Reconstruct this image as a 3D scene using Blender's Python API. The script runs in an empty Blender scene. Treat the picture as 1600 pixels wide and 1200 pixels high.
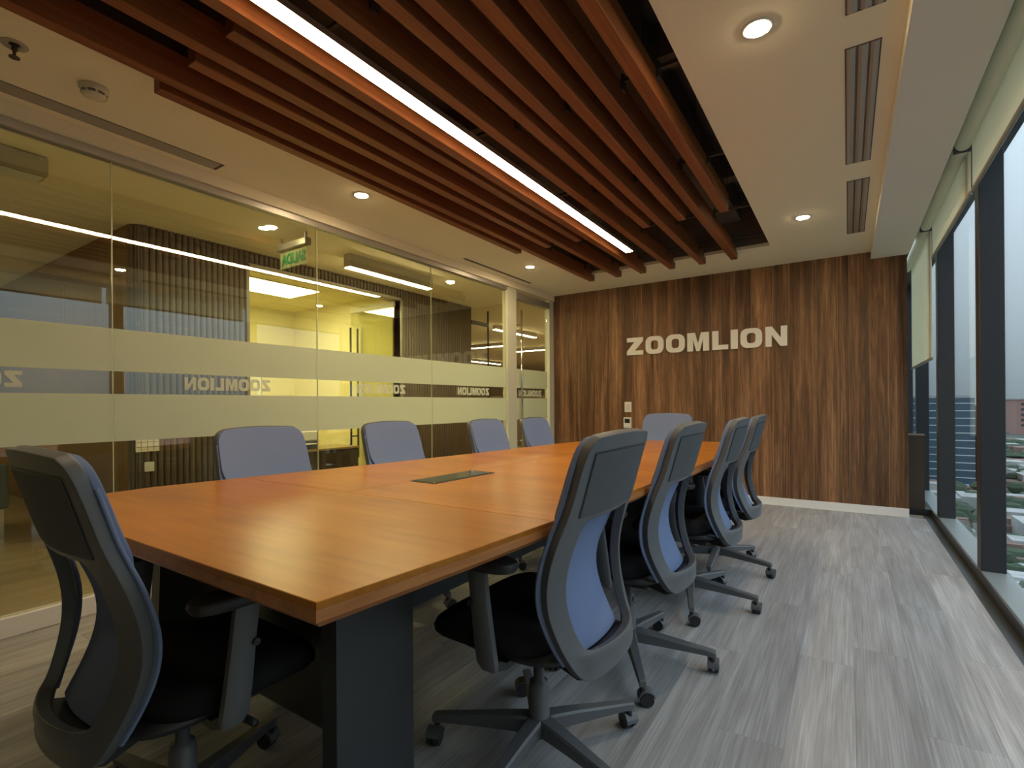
import bpy, bmesh, math, random
from mathutils import Vector, Matrix
random.seed(7)
sc = bpy.context.scene
PI = math.pi
R = math.radians

# ------------------------------------------------------------------ camera
cd = bpy.data.cameras.new('camera')
cam = bpy.data.objects.new('camera', cd)
sc.collection.objects.link(cam)
cd.sensor_width = 36.0
cd.lens = 788.9 / 1600 * 36.0
cd.shift_y = 31.3 / 1600
cd.clip_start, cd.clip_end = 0.02, 5000
cam.location = (0, 0, 1.05)
_y, _r = R(-33.588), R(0.41)
_c, _s = math.cos(_y), math.sin(_y)
_cr, _sr = math.cos(_r), math.sin(_r)
xr0, dn0 = Vector((_c, -_s, 0)), Vector((0, 0, -1))          # image right / down before roll
xr = xr0 * _cr + dn0 * _sr
dn = dn0 * _cr - xr0 * _sr
fw = Vector((_s, _c, 0))
cam.rotation_mode = 'QUATERNION'
cam.rotation_quaternion = Matrix((xr, -dn, -fw)).transposed().to_quaternion()
sc.camera = cam

# ------------------------------------------------------------------ sky, exposure
wd = bpy.data.worlds.new('overcast_sky')
sc.world = wd
wd.use_nodes = True
nt = wd.node_tree
nt.nodes.clear()
wo = nt.nodes.new('ShaderNodeOutputWorld')
wb = nt.nodes.new('ShaderNodeBackground')
wt = nt.nodes.new('ShaderNodeTexCoord')
wsx = nt.nodes.new('ShaderNodeSeparateXYZ')
wr = nt.nodes.new('ShaderNodeValToRGB')
nt.links.new(wt.outputs['Generated'], wsx.inputs[0])
nt.links.new(wsx.outputs['Z'], wr.inputs[0])
nt.links.new(wr.outputs[0], wb.inputs[0])
nt.links.new(wb.outputs[0], wo.inputs[0])
wr.color_ramp.elements[0].position = 0.0
wr.color_ramp.elements[0].color = (0.38, 0.47, 0.52, 1)
wr.color_ramp.elements[1].position = 0.9
wr.color_ramp.elements[1].color = (2.3, 2.8, 3.2, 1)
wb.inputs[1].default_value = 1.0
sc.view_settings.view_transform = 'Standard'
sc.view_settings.look = 'None'
sc.view_settings.exposure = 0.0
sc.view_settings.gamma = 1.0
sc.view_settings.use_curve_mapping = False
sc.cycles.use_denoising = True
sc.cycles.max_bounces = 10
sc.cycles.diffuse_bounces = 5
sc.cycles.glossy_bounces = 4
sc.cycles.transmission_bounces = 6
sc.cycles.transparent_max_bounces = 16
sc.cycles.sample_clamp_indirect = 4.0

LED_L, DOWN_L, OFFICE_L, CORR_L = 60.0, 450.0, 22.0, 60.0
WARM = (1.0, 0.80, 0.52)

# ------------------------------------------------------------------ materials
def newmat(name):
    m = bpy.data.materials.new(name)
    m.use_nodes = True
    n = m.node_tree.nodes
    n.clear()
    out = n.new('ShaderNodeOutputMaterial')
    return m, n, m.node_tree.links, out

def mat(name, col, rough=0.5, metal=0.0, spec=0.5, var=0.0, vscale=40.0, bump=0.0, bscale=300.0, coat=0.0):
    m, n, l, out = newmat(name)
    p = n.new('ShaderNodeBsdfPrincipled')
    l.new(p.outputs[0], out.inputs[0])
    p.inputs['Base Color'].default_value = (*col, 1)
    p.inputs['Roughness'].default_value = rough
    p.inputs['Metallic'].default_value = metal
    p.inputs['Specular IOR Level'].default_value = spec
    p.inputs['Coat Weight'].default_value = coat
    tc = n.new('ShaderNodeTexCoord')
    if var:
        nz = n.new('ShaderNodeTexNoise')
        nz.inputs['Scale'].default_value = vscale
        l.new(tc.outputs['Object'], nz.inputs['Vector'])
        mp = n.new('ShaderNodeMapRange')
        mp.inputs[3].default_value = 1 - var
        mp.inputs[4].default_value = 1 + var
        l.new(nz.outputs[0], mp.inputs[0])
        mx = n.new('ShaderNodeVectorMath')
        mx.operation = 'SCALE'
        mx.inputs[0].default_value = col
        l.new(mp.outputs[0], mx.inputs['Scale'])
        l.new(mx.outputs[0], p.inputs['Base Color'])
    if bump:
        nb = n.new('ShaderNodeTexNoise')
        nb.inputs['Scale'].default_value = bscale
        l.new(tc.outputs['Object'], nb.inputs['Vector'])
        b = n.new('ShaderNodeBump')
        b.inputs['Strength'].default_value = bump
        b.inputs['Distance'].default_value = 0.002
        l.new(nb.outputs[0], b.inputs['Height'])
        l.new(b.outputs[0], p.inputs['Normal'])
    return m

def emit(name, col, s):
    m, n, l, out = newmat(name)
    e = n.new('ShaderNodeEmission')
    e.inputs[0].default_value = (*col, 1)
    e.inputs[1].default_value = s
    l.new(e.outputs[0], out.inputs[0])
    return m

def wood(name, dark, mid, light, along='Y', fine=90.0, long=1.6, rough=0.4, spec=0.5, perpiece=0.25, blotch=0.5, bump=0.15, coat=0.0, crough=0.1, aniso=22.0):
    """grain stretched along one object axis; every piece (Object Info) gets its own stretch of board and its own tone"""
    m, n, l, out = newmat(name)
    p = n.new('ShaderNodeBsdfPrincipled')
    l.new(p.outputs[0], out.inputs[0])
    p.inputs['Roughness'].default_value = rough
    p.inputs['Specular IOR Level'].default_value = spec
    p.inputs['Coat Weight'].default_value = coat
    p.inputs['Coat Roughness'].default_value = crough
    tc = n.new('ShaderNodeTexCoord')
    oi = n.new('ShaderNodeObjectInfo')
    ad = n.new('ShaderNodeVectorMath')
    sh = n.new('ShaderNodeVectorMath')
    sh.operation = 'SCALE'
    sh.inputs[0].default_value = (13.7, 9.3, 17.1)
    l.new(oi.outputs['Random'], sh.inputs['Scale'])
    l.new(tc.outputs['Object'], ad.inputs[0])
    l.new(sh.outputs[0], ad.inputs[1])
    def stretched(fs, ls):
        mp = n.new('ShaderNodeMapping')
        s = {'X': (ls, fs, fs), 'Y': (fs, ls, fs), 'Z': (fs, fs, ls)}[along]
        mp.inputs['Scale'].default_value = s
        l.new(ad.outputs[0], mp.inputs[0])
        nz = n.new('ShaderNodeTexNoise')
        nz.inputs['Scale'].default_value = 1.0
        nz.inputs['Detail'].default_value = 4.0
        nz.inputs['Distortion'].default_value = 0.4
        l.new(mp.outputs[0], nz.inputs['Vector'])
        return nz
    a = stretched(fine, long)
    b = stretched(fine / aniso * 2.6, long * 0.55)
    ra = n.new('ShaderNodeValToRGB')
    e = ra.color_ramp.elements
    e[0].position, e[0].color = 0.30, (*dark, 1)
    e[1].position, e[1].color = 0.72, (*light, 1)
    k = ra.color_ramp.elements.new(0.5)
    k.color = (*mid, 1)
    mx = n.new('ShaderNodeMix')
    mx.data_type = 'FLOAT'
    mx.inputs[0].default_value = blotch
    l.new(a.outputs[0], mx.inputs[2])
    l.new(b.outputs[0], mx.inputs[3])
    l.new(mx.outputs[0], ra.inputs[0])
    mr = n.new('ShaderNodeMapRange')
    mr.inputs[3].default_value = 1 - perpiece
    mr.inputs[4].default_value = 1 + perpiece
    l.new(oi.outputs['Random'], mr.inputs[0])
    sc2 = n.new('ShaderNodeVectorMath')
    sc2.operation = 'SCALE'
    l.new(ra.outputs[0], sc2.inputs[0])
    l.new(mr.outputs[0], sc2.inputs['Scale'])
    l.new(sc2.outputs[0], p.inputs['Base Color'])
    if bump:
        bp = n.new('ShaderNodeBump')
        bp.inputs['Strength'].default_value = bump
        bp.inputs['Distance'].default_value = 0.001
        l.new(a.outputs[0], bp.inputs['Height'])
        l.new(bp.outputs[0], p.inputs['Normal'])
    return m

def wood2(name, dark, mid, light, along='Z', fine=100, long=1.5, rough=0.5, spec=0.35, perpiece=0.2, blotch=0.6, bump=0.1):
    """walnut veneer: wood() plus broad pale sapwood streaks and wavy cathedral figure"""
    m = wood(name, dark, mid, light, along, fine, long, rough, spec, perpiece, blotch, bump)
    n, l = m.node_tree.nodes, m.node_tree.links
    p = [k for k in n if k.type == 'BSDF_PRINCIPLED'][0]
    src = p.inputs['Base Color'].links[0].from_socket
    base = [k for k in n if k.type == 'VECT_MATH' and k.operation == 'ADD'][0].outputs[0]
    def layer(scale, ramp, dist):
        mp = n.new('ShaderNodeMapping')
        mp.inputs['Scale'].default_value = scale
        l.new(base, mp.inputs[0])
        nz = n.new('ShaderNodeTexNoise')
        nz.inputs['Scale'].default_value = 1.0
        nz.inputs['Detail'].default_value = 3.0
        nz.inputs['Distortion'].default_value = dist
        l.new(mp.outputs[0], nz.inputs['Vector'])
        mr = n.new('ShaderNodeMapRange')
        for q, v in zip((1, 2, 3, 4), ramp):
            mr.inputs[q].default_value = v
        l.new(nz.outputs[0], mr.inputs[0])
        return mr.outputs[0]
    a = layer((11, 11, 0.5), (0.35, 0.68, 0.62, 1.75), 0.6)
    b = layer((26, 26, 2.2), (0.3, 0.7, 0.72, 1.25), 2.5)
    c = layer((320, 320, 6), (0.3, 0.7, 0.82, 1.16), 0.2)
    for v in (a, b, c):
        k = n.new('ShaderNodeVectorMath')
        k.operation = 'SCALE'
        l.new(src, k.inputs[0])
        l.new(v, k.inputs['Scale'])
        src = k.outputs[0]
    l.new(src, p.inputs['Base Color'])
    return m

def glass(name, tint, gmul=1.0):
    m, n, l, out = newmat(name)
    t = n.new('ShaderNodeBsdfTransparent')
    t.inputs[0].default_value = (*tint, 1)
    g = n.new('ShaderNodeBsdfGlossy')
    g.inputs['Roughness'].default_value = 0.0
    g.inputs[0].default_value = (1, 1, 1, 1)
    # Schlick reflectance of a thin sheet (same from both sides)
    f = n.new('ShaderNodeLayerWeight')
    f.inputs['Blend'].default_value = 0.5
    pw = n.new('ShaderNodeMath')
    pw.operation = 'POWER'
    pw.inputs[1].default_value = 5.0
    l.new(f.outputs['Facing'], pw.inputs[0])
    mu = n.new('ShaderNodeMath')
    mu.operation = 'MULTIPLY_ADD'
    mu.inputs[1].default_value = 0.96 * gmul
    mu.inputs[2].default_value = 0.042 * gmul
    mu.use_clamp = True
    l.new(pw.outputs[0], mu.inputs[0])
    mx = n.new('ShaderNodeMixShader')
    l.new(mu.outputs[0], mx.inputs[0])
    l.new(t.outputs[0], mx.inputs[1])
    l.new(g.outputs[0], mx.inputs[2])
    l.new(mx.outputs[0], out.inputs[0])
    return m

def film(name, col, trans, clear):
    """frosted vinyl / blind cloth: part lets light straight through, part scatters it on, part reflects it"""
    m, n, l, out = newmat(name)
    d = n.new('ShaderNodeBsdfDiffuse')
    t = n.new('ShaderNodeBsdfTranslucent')
    c = n.new('ShaderNodeBsdfTransparent')
    d.inputs[0].default_value = (*col, 1)
    t.inputs[0].default_value = (*col, 1)
    a = n.new('ShaderNodeMixShader')
    a.inputs[0].default_value = trans
    l.new(d.outputs[0], a.inputs[1])
    l.new(t.outputs[0], a.inputs[2])
    b = n.new('ShaderNodeMixShader')
    b.inputs[0].default_value = clear
    l.new(a.outputs[0], b.inputs[1])
    l.new(c.outputs[0], b.inputs[2])
    l.new(b.outputs[0], out.inputs[0])
    return m

M = {}
M['ceiling'] = mat('ceiling_paint', (0.92, 0.84, 0.64), 0.9, spec=0.2, bump=0.05, bscale=500)
M['soffit'] = mat('soffit_paint', (0.80, 0.80, 0.74), 0.9, spec=0.2, bump=0.05, bscale=500)
M['wall'] = mat('wall_paint', (0.66, 0.62, 0.52), 0.9, spec=0.2)
M['plenum'] = mat('plenum_dark', (0.15, 0.125, 0.105), 0.9, spec=0.1, var=0.5, vscale=3)
M['baffle'] = wood('baffle_wood', (0.16, 0.046, 0.014), (0.25, 0.078, 0.025), (0.36, 0.125, 0.042), 'Y', 70, 1.2, 0.45, 0.4, 0.1, 0.4, 0.1)
M['walnut'] = wood2('walnut_panel', (0.080, 0.038, 0.018), (0.165, 0.083, 0.039), (0.31, 0.17, 0.085), 'Z', 100, 1.5, 0.5, 0.35, 0.15, 0.5, 0.1)
M['floor'] = wood('grey_oak_plank', (0.21, 0.204, 0.203), (0.325, 0.32, 0.325), (0.49, 0.495, 0.51), 'Y', 170, 3.0, 0.42, 0.4, 0.10, 0.5, 0.2)
M['corridor_floor'] = wood('tan_oak_plank', (0.22, 0.16, 0.09), (0.36, 0.27, 0.16), (0.48, 0.38, 0.24), 'Y', 60, 2.0, 0.3, 0.5, 0.1, 0.5, 0.1)  # tan of warm light and glass tint is put into the plank colour
M['table'] = wood('cherry_veneer', (0.27, 0.085, 0.007), (0.385, 0.135, 0.012), (0.49, 0.19, 0.022), 'X', 40, 3.0, 0.29, 0.26, 0.05, 0.65, 0.0)
M['table_edge'] = wood('cherry_edging', (0.30, 0.10, 0.024), (0.42, 0.155, 0.04), (0.52, 0.21, 0.06), 'Y', 60, 4.0, 0.35, 0.5, 0.04, 0.4, 0.04)
M['pedestal'] = mat('black_laminate', (0.045, 0.047, 0.050), 0.45, spec=0.4, var=0.15, vscale=200, bump=0.05)
M['plastic'] = mat('charcoal_plastic', (0.102, 0.105, 0.112), 0.45, spec=0.5, bump=0.06, bscale=900)
M['plastic_black'] = mat('black_plastic', (0.020, 0.020, 0.022), 0.45, spec=0.5)
M['fabric'] = mat('grey_blue_mesh_fabric', (0.175, 0.225, 0.375), 0.9, spec=0.1, var=0.08, vscale=500, bump=0.25, bscale=1400)
M['seat'] = mat('black_seat_fabric', (0.017, 0.016, 0.017), 0.95, spec=0.1, var=0.2, vscale=400, bump=0.25, bscale=1200)
M['panel'] = mat('charcoal_back_panel', (0.088, 0.091, 0.098), 0.7, spec=0.25, bump=0.15, bscale=1200)
M['alu'] = mat('brushed_aluminium', (0.50, 0.48, 0.45), 0.38, metal=0.7, spec=0.5)
M['steel'] = mat('polished_steel', (0.72, 0.70, 0.66), 0.18, metal=1.0)
M['bronze'] = mat('dark_bronze_bar', (0.10, 0.085, 0.06), 0.35, metal=0.6)
M['facade'] = mat('charcoal_facade_metal', (0.032, 0.034, 0.041), 0.42, metal=0.2, spec=0.5, bump=0.05, bscale=700)
M['sill'] = mat('grey_sill_metal', (0.20, 0.23, 0.24), 0.35, metal=0.0, spec=0.5)
M['track'] = mat('floor_track_metal', (0.09, 0.10, 0.105), 0.4, metal=0.4)
M['white'] = mat('white_plastic', (0.78, 0.77, 0.72), 0.4)
M['offwhite'] = mat('detector_plastic', (0.70, 0.63, 0.48), 0.5)
M['base'] = mat('grey_baseboard', (0.78, 0.78, 0.79), 0.45)
M['screen'] = mat('thermostat_screen', (0.02, 0.022, 0.02), 0.2)
M['letters'] = mat('brushed_sign_letters', (0.88, 0.85, 0.79), 0.45)
M['groove'] = mat('panel_groove', (0.40, 0.27, 0.15), 0.6)
M['rail'] = mat('dull_hanger_metal', (0.075, 0.062, 0.05), 0.6, metal=0.1)
M['grey_vent'] = mat('vent_metal', (0.42, 0.38, 0.33), 0.45, metal=0.4)
M['flute'] = mat('taupe_fluted_panel', (0.205, 0.170, 0.140), 0.6, spec=0.3, var=0.08, vscale=6)
M['office_wall'] = mat('office_yellow_paint', (0.82, 0.76, 0.42), 0.9, spec=0.2)
M['board'] = mat('whiteboard', (0.86, 0.86, 0.78), 0.4)
M['credenza'] = mat('dark_credenza_wood', (0.05, 0.035, 0.022), 0.4, var=0.2, vscale=10)
M['bench'] = mat('grey_bench_fabric', (0.10, 0.11, 0.11), 0.9, var=0.1, vscale=300)
M['rollcloth'] = mat('blind_cloth_roll', (0.74, 0.76, 0.64), 0.9, bump=0.1, bscale=900)
M['brown_box'] = mat('dark_brown_boxing', (0.070, 0.050, 0.036), 0.25, spec=0.6, var=0.2, vscale=5)
M['exitgreen'] = mat('exit_green_print', (0.01, 0.16, 0.05), 0.6)
M['sign_acrylic'] = film('exit_sign_acrylic', (0.50, 0.55, 0.32), 0.5, 0.6)
M['frost'] = film('frosted_vinyl', (0.80, 0.83, 0.74), 0.68, 0.06)
M['frost_text'] = film('frosted_vinyl_lettering', (0.80, 0.82, 0.74), 0.55, 0.35)
M['blind'] = film('blind_cloth', (0.90, 0.86, 0.70), 0.62, 0.04)
M['glass'] = glass('partition_glass', (0.935, 0.945, 0.84), 2.2)
M['glass_edge'] = mat('glass_joint_edge', (0.55, 0.56, 0.36), 0.2, spec=0.8)
M['winglass'] = glass('window_glass', (0.975, 0.99, 0.99), 0.6)
M['led'] = emit('led_diffuser_glow', (1.0, 0.77, 0.47), LED_L)
M['down'] = emit('downlight_glow', (1.0, 0.76, 0.44), DOWN_L)
M['corr_led'] = emit('corridor_light_glow', (1.0, 0.88, 0.55), CORR_L)
M['corr_down'] = emit('corridor_downlight_glow', (1.0, 0.88, 0.55), 250)
M['office_led'] = emit('office_panel_glow', (1.0, 0.90, 0.52), OFFICE_L)
M['roof'] = mat('pale_roofs', (0.36, 0.36, 0.35), 0.9, var=0.5, vscale=0.08)
M['clay'] = mat('clay_roofs', (0.20, 0.13, 0.10), 0.9, var=0.4, vscale=0.1)
M['tree'] = mat('tree_leaves', (0.035, 0.060, 0.030), 0.9, var=0.5, vscale=0.3)
M['cityground'] = mat('city_ground', (0.07, 0.085, 0.065), 1.0, var=0.5, vscale=0.05)
M['pink'] = mat('pink_render', (0.36, 0.20, 0.17), 0.9)
M['blueglass'] = mat('blue_tower_glass', (0.055, 0.10, 0.14), 0.25, spec=0.6)
M['bandwhite'] = mat('tower_floor_band', (0.62, 0.66, 0.68), 0.7)
M['bluesign'] = mat('blue_canopy', (0.03, 0.15, 0.42), 0.6)
M['windark'] = mat('dark_far_window', (0.05, 0.055, 0.065), 0.4)

# ------------------------------------------------------------------ geometry helpers
class MB:
    def __init__(self):
        self.bm = bmesh.new()
    def box(self, x0, x1, y0, y1, z0, z1, bev=0.0, seg=1):
        r = bmesh.ops.create_cube(self.bm, size=1.0)
        vs = r['verts']
        for v in vs:
            v.co = Vector(((x0 + x1) / 2 + v.co.x * (x1 - x0), (y0 + y1) / 2 + v.co.y * (y1 - y0), (z0 + z1) / 2 + v.co.z * (z1 - z0)))
        if bev:
            es = list({e for v in vs for e in v.link_edges})
            bmesh.ops.bevel(self.bm, geom=es, offset=bev, segments=seg, affect='EDGES', profile=0.5)
        return self
    def cyl(self, p0, p1, r0, r1=None, n=16, cap=True):
        r1 = r0 if r1 is None else r1
        a, b = Vector(p0), Vector(p1)
        d = b - a
        L = d.length
        q = Vector((0, 0, 1)).rotation_difference(d.normalized()).to_matrix().to_4x4()
        bmesh.ops.create_cone(self.bm, cap_ends=cap, segments=n, radius1=r0, radius2=r1, depth=L, matrix=Matrix.Translation((a + b) / 2) @ q)
        return self
    def lathe(self, prof, n=24, at=(0, 0, 0)):
        rings = []
        for r, z in prof:
            rings.append([self.bm.verts.new((at[0] + r * math.cos(2 * PI * k / n), at[1] + r * math.sin(2 * PI * k / n), at[2] + z)) for k in range(n)])
        for i in range(len(rings) - 1):
            for k in range(n):
                self.bm.faces.new((rings[i][k], rings[i][(k + 1) % n], rings[i + 1][(k + 1) % n], rings[i + 1][k]))
        for rg, fl in ((rings[0], True), (rings[-1], False)):
            try:
                self.bm.faces.new(list(reversed(rg)) if fl else rg)
            except ValueError:
                pass
        return self
    def loft(self, loops, cap=True):
        rs = [[self.bm.verts.new(p) for p in lp] for lp in loops]
        n = len(rs[0])
        for i in range(len(rs) - 1):
            for k in range(n):
                self.bm.faces.new((rs[i][k], rs[i][(k + 1) % n], rs[i + 1][(k + 1) % n], rs[i + 1][k]))
        if cap:
            self.bm.faces.new(list(reversed(rs[0])))
            self.bm.faces.new(rs[-1])
        return self
    def prism(self, pts, axis, a, b):
        """pts: 2-D outline; axis: the axis it is pushed along from a to b"""
        def P(u, v, w):
            return {'X': (w, u, v), 'Y': (u, w, v), 'Z': (u, v, w)}[axis]
        return self.loft([[P(u, v, a) for u, v in pts], [P(u, v, b) for u, v in pts]])
    def build(self, name, m, parent=None, smooth=False, loc=None):
        bmesh.ops.recalc_face_normals(self.bm, faces=self.bm.faces)
        me = bpy.data.meshes.new(name)
        self.bm.to_mesh(me)
        self.bm.free()
        me.materials.append(m)
        if smooth:
            for p in me.polygons:
                p.use_smooth = True
        o = bpy.data.objects.new(name, me)
        sc.collection.objects.link(o)
        if parent is not None:
            o.parent = parent
        if loc is not None:
            o.location = loc
        return o

def smooth_by_angle(o, deg=40):
    me = o.data
    bm = bmesh.new()
    bm.from_mesh(me)
    for f in bm.faces:
        f.smooth = True
    for e in bm.edges:
        if len(e.link_faces) == 2 and e.calc_face_angle(0) > R(deg):
            e.smooth = False
    bm.to_mesh(me)
    bm.free()
    return o

def bake(o):
    """apply the modifiers of o"""
    dg = bpy.context.evaluated_depsgraph_get()
    me = bpy.data.meshes.new_from_object(o.evaluated_get(dg))
    o.modifiers.clear()
    o.data = me
    return o

def thing(name, label, cat, loc=(0, 0, 0), rz=0.0, group=None):
    o = bpy.data.objects.new(name, None)
    o.empty_display_size = 0.1
    sc.collection.objects.link(o)
    o.location = loc
    o.rotation_euler = (0, 0, rz)
    o['label'] = label
    o['category'] = cat
    if group:
        o['group'] = group
    return o

def tag(o, label, cat, group=None, kind=None):
    o['label'] = label
    o['category'] = cat
    if group:
        o['group'] = group
    if kind:
        o['kind'] = kind
    return o

def struct(o, label=None):
    o['kind'] = 'structure'
    if label:
        o['label'] = label
    return o

def copy_tree(o, parent=None):
    c = o.copy()
    sc.collection.objects.link(c)
    if parent is not None:
        c.parent = parent
    for ch in list(o.children):
        copy_tree(ch, c)
    return c

def box(name, m, x0, x1, y0, y1, z0, z1, parent=None, bev=0.0):
    return MB().box(x0, x1, y0, y1, z0, z1, bev).build(name, m, parent)

# room numbers (metres; camera stands at x = y = 0)
GX, WX, BY, NY = -3.22, 0.46, 5.79, -1.05       # glass wall, end of timber wall, timber wall, wall behind the camera
CZ, SZ = 2.448, 2.38                              # ceiling, soffit along the window
HX0, HX1, HY0, HY1 = -2.452, -0.566, -0.29, 5.03              # ceiling opening
FX = 0.575                                        # floor edge by the window

# ------------------------------------------------------------------ floor with planks
fl = struct(box('floor', M['plenum'], GX, FX, NY, BY, -0.12, -0.006), 'grey oak vinyl plank floor of the meeting room')
PW, PL = 0.186, 1.25
plank_cache = {}
col_i = 0
x = FX
while x > GX + 0.01:
    x0 = max(GX, x - PW)
    y = NY + 0.02 - ((col_i * 0.417 + 0.13 * (col_i % 3)) % 1.0) * PL
    while y < BY - 0.01:
        a, b = max(NY, y), min(BY, y + PL)
        if b - a > 0.02:
            key = (round(x - x0, 3), round(b - a, 3))
            if key not in plank_cache:
                w, h = (x - x0) / 2 - 0.0002, (b - a) / 2 - 0.0002
                o = MB().box(-w, w, -h, h, -0.006, 0.0, 0.0003).build('plank', M['floor'], fl)
                plank_cache[key] = o
            else:
                o = plank_cache[key].copy()
                sc.collection.objects.link(o)
            o.location = ((x + x0) / 2, (a + b) / 2, 0)
        y += PL
    x -= PW
    col_i += 1

# ------------------------------------------------------------------ ceiling (four slabs round the opening), plenum
cb = MB()
cb.box(GX - 0.05, HX0, NY, BY, CZ, CZ + 0.03)
cb.box(HX1, 0.19, NY, BY, CZ, CZ + 0.03)
cb.box(HX0, HX1, HY1, BY, CZ, CZ + 0.03)
cb.box(HX0, HX1, NY, HY0, CZ, CZ + 0.03)
ceiling = struct(cb.build('ceiling', M['ceiling']), 'warm white plasterboard ceiling around the timber slat recess')
pb = MB()
pb.box(HX0 - 0.02, HX0, HY0, HY1 + 0.02, CZ + 0.03, 3.0)
pb.box(HX1, HX1 + 0.02, HY0, HY1 + 0.02, CZ + 0.03, 3.0)
pb.box(HX0, HX1, HY1, HY1 + 0.02, CZ + 0.03, 3.0)
pb.box(HX0, HX1, HY0 - 0.02, HY0, CZ + 0.03, 3.0)
pb.box(HX0, HX1, HY0, HY1, 2.98, 3.0)
pl_ = pb.build('plenum', M['plenum'], ceiling)
db = MB()
for yy in (0.9, 2.55, 4.2):
    db.box(HX0, HX1, yy, yy + 0.12, 2.80, 2.98)
db.box(-1.05, -0.80, HY0, HY1, 2.72, 2.9)
db.build('plenum_beam', M['plenum'], ceiling)
# soffit beside the window, with the blind pocket beyond it
sb = MB()
sb.box(0.19, 0.46, NY, BY, SZ, CZ + 0.03)
sb.box(0.46, 0.475, NY, BY, SZ + 0.01, 2.62)
struct(sb.build('trim_1', M['soffit']), 'pale lowered ceiling bulkhead running along the windows')
struct(box('trim_2', M['facade'], 0.475, 0.80, NY, 9.0, 2.60, 2.64), 'dark pocket above the roller blinds')

# ------------------------------------------------------------------ timber wall at the far end
wb_ = struct(box('wall_back', M['groove'], GX - 0.05, WX - 0.004, BY + 0.003, BY + 0.14, 0.0, CZ + 0.03), 'walnut timber feature wall of vertical boards')
px = [-3.214, -3.02, -2.823, -2.604, -2.279, -2.064, -1.865, -1.609, -1.44, -1.23, -1.132, -0.835, -0.632, -0.488, -0.277, -0.075, 0.017, 0.32, WX]
for a, b in zip(px[:-1], px[1:]):
    h = CZ
    o = MB().box(-(b - a) / 2 + 0.0022, (b - a) / 2 - 0.0022, -0.004, 0.004, -h / 2 + 0.04, h / 2, 0.0006).build('timber_board', M['walnut'], wb_)
    o.location = ((a + b) / 2, BY + 0.004, h / 2)
struct(box('baseboard_back', M['base'], GX, WX, BY - 0.012, BY + 0.004, 0.0, 0.076, bev=0.002), 'pale grey baseboard under the timber wall')
box('joint_strip', M['white'], GX, WX, BY - 0.016, BY - 0.012, 0.0, 0.006, bpy.data.objects['baseboard_back'])
# wall behind the camera
struct(box('wall_front', M['brown_box'], GX - 0.05, 0.9, NY - 0.12, NY, 0.0, 2.7), 'plain wall behind the viewer')

# ------------------------------------------------------------------ glass partition on the left
TZ, BZ = 2.338, 0.092
struct(box('trim_3', M['alu'], GX - 0.03, GX + 0.03, NY, 4.72, TZ, TZ + 0.042, bev=0.003), 'slim aluminium head channel of the glass partition')
struct(box('baseboard_left', M['base'], GX - 0.03, GX + 0.03, NY, 4.74, 0.0, BZ, bev=0.003), 'grey base channel under the glass partition')
box('bulkhead', M['ceiling'], GX - 0.05, GX + 0.05, NY, BY, TZ + 0.042, CZ, ceiling)

def outline(ch):
    """block letter outlines in a 1 x 1 box: list of (outer, [holes])"""
    if ch == 'Z':
        return [((0, 0), (1, 0), (1, .25), (.50, .25), (1, .78), (1, 1), (0, 1), (0, .75), (.47, .75), (0, .22))], []
    if ch == 'O':
        def rr(x0, x1, y0, y1, rx, ry, n=5):
            p = []
            for cx, cy, a0 in ((x1 - rx, y0 + ry, -90), (x1 - rx, y1 - ry, 0), (x0 + rx, y1 - ry, 90), (x0 + rx, y0 + ry, 180)):
                for k in range(n + 1):
                    a = R(a0 + 90 * k / n)
                    p.append((cx + rx * math.cos(a), cy + ry * math.sin(a)))
            return p
        return [rr(0, 1, 0, 1, .33, .33)], [rr(.30, .70, .24, .76, .15, .16)]
    if ch == 'M':
        return [((0, 0), (.27, 0), (.27, .62), (.42, 0), (.58, 0), (.73, .62), (.73, 0), (1, 0), (1, 1), (.64, 1), (.5, .42), (.36, 1), (0, 1))], []
    if ch == 'L':
        return [((0, 0), (1, 0), (1, .25), (.40, .25), (.40, 1), (0, 1))], []
    if ch == 'I':
        return [((0, 0), (1, 0), (1, 1), (0, 1))], []
    if ch == 'N':
        return [((0, 0), (.29, 0), (.29, .58), (.69, 0), (1, 0), (1, 1), (.71, 1), (.71, .42), (.31, 1), (0, 1))], []

def letter_mesh(ch, w, h, depth, x0=0.0, mirror=False):
    """solid letter in the XZ plane, thickness along Y (0..-depth)"""
    outs, holes = outline(ch)
    cu = bpy.data.curves.new('letter', 'CURVE')
    cu.dimensions = '2D'
    cu.fill_mode = 'BOTH'
    cu.extrude = depth / 2
    for pts in list(outs) + list(holes):
        sp = cu.splines.new('POLY')
        sp.points.add(len(pts) - 1)
        for k, (u, v) in enumerate(pts):
            sp.points[k].co = (x0 + u * w, v * h, 0, 1)
        sp.use_cyclic_u = True
    tmp = bpy.data.objects.new('letter', cu)
    sc.collection.objects.link(tmp)
    dg = bpy.context.evaluated_depsgraph_get()
    me = bpy.data.meshes.new_from_object(tmp.evaluated_get(dg))
    bpy.data.objects.remove(tmp)
    bpy.data.curves.remove(cu)
    return me

def text_mesh(txt, size, depth, bold=0.0):
    cu = bpy.data.curves.new('text', 'FONT')
    cu.body = txt
    cu.size = size
    cu.extrude = depth / 2
    cu.offset = bold
    tmp = bpy.data.objects.new('text', cu)
    sc.collection.objects.link(tmp)
    dg = bpy.context.evaluated_depsgraph_get()
    me = bpy.data.meshes.new_from_object(tmp.evaluated_get(dg))
    bpy.data.objects.remove(tmp)
    bpy.data.curves.remove(cu)
    return me

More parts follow.
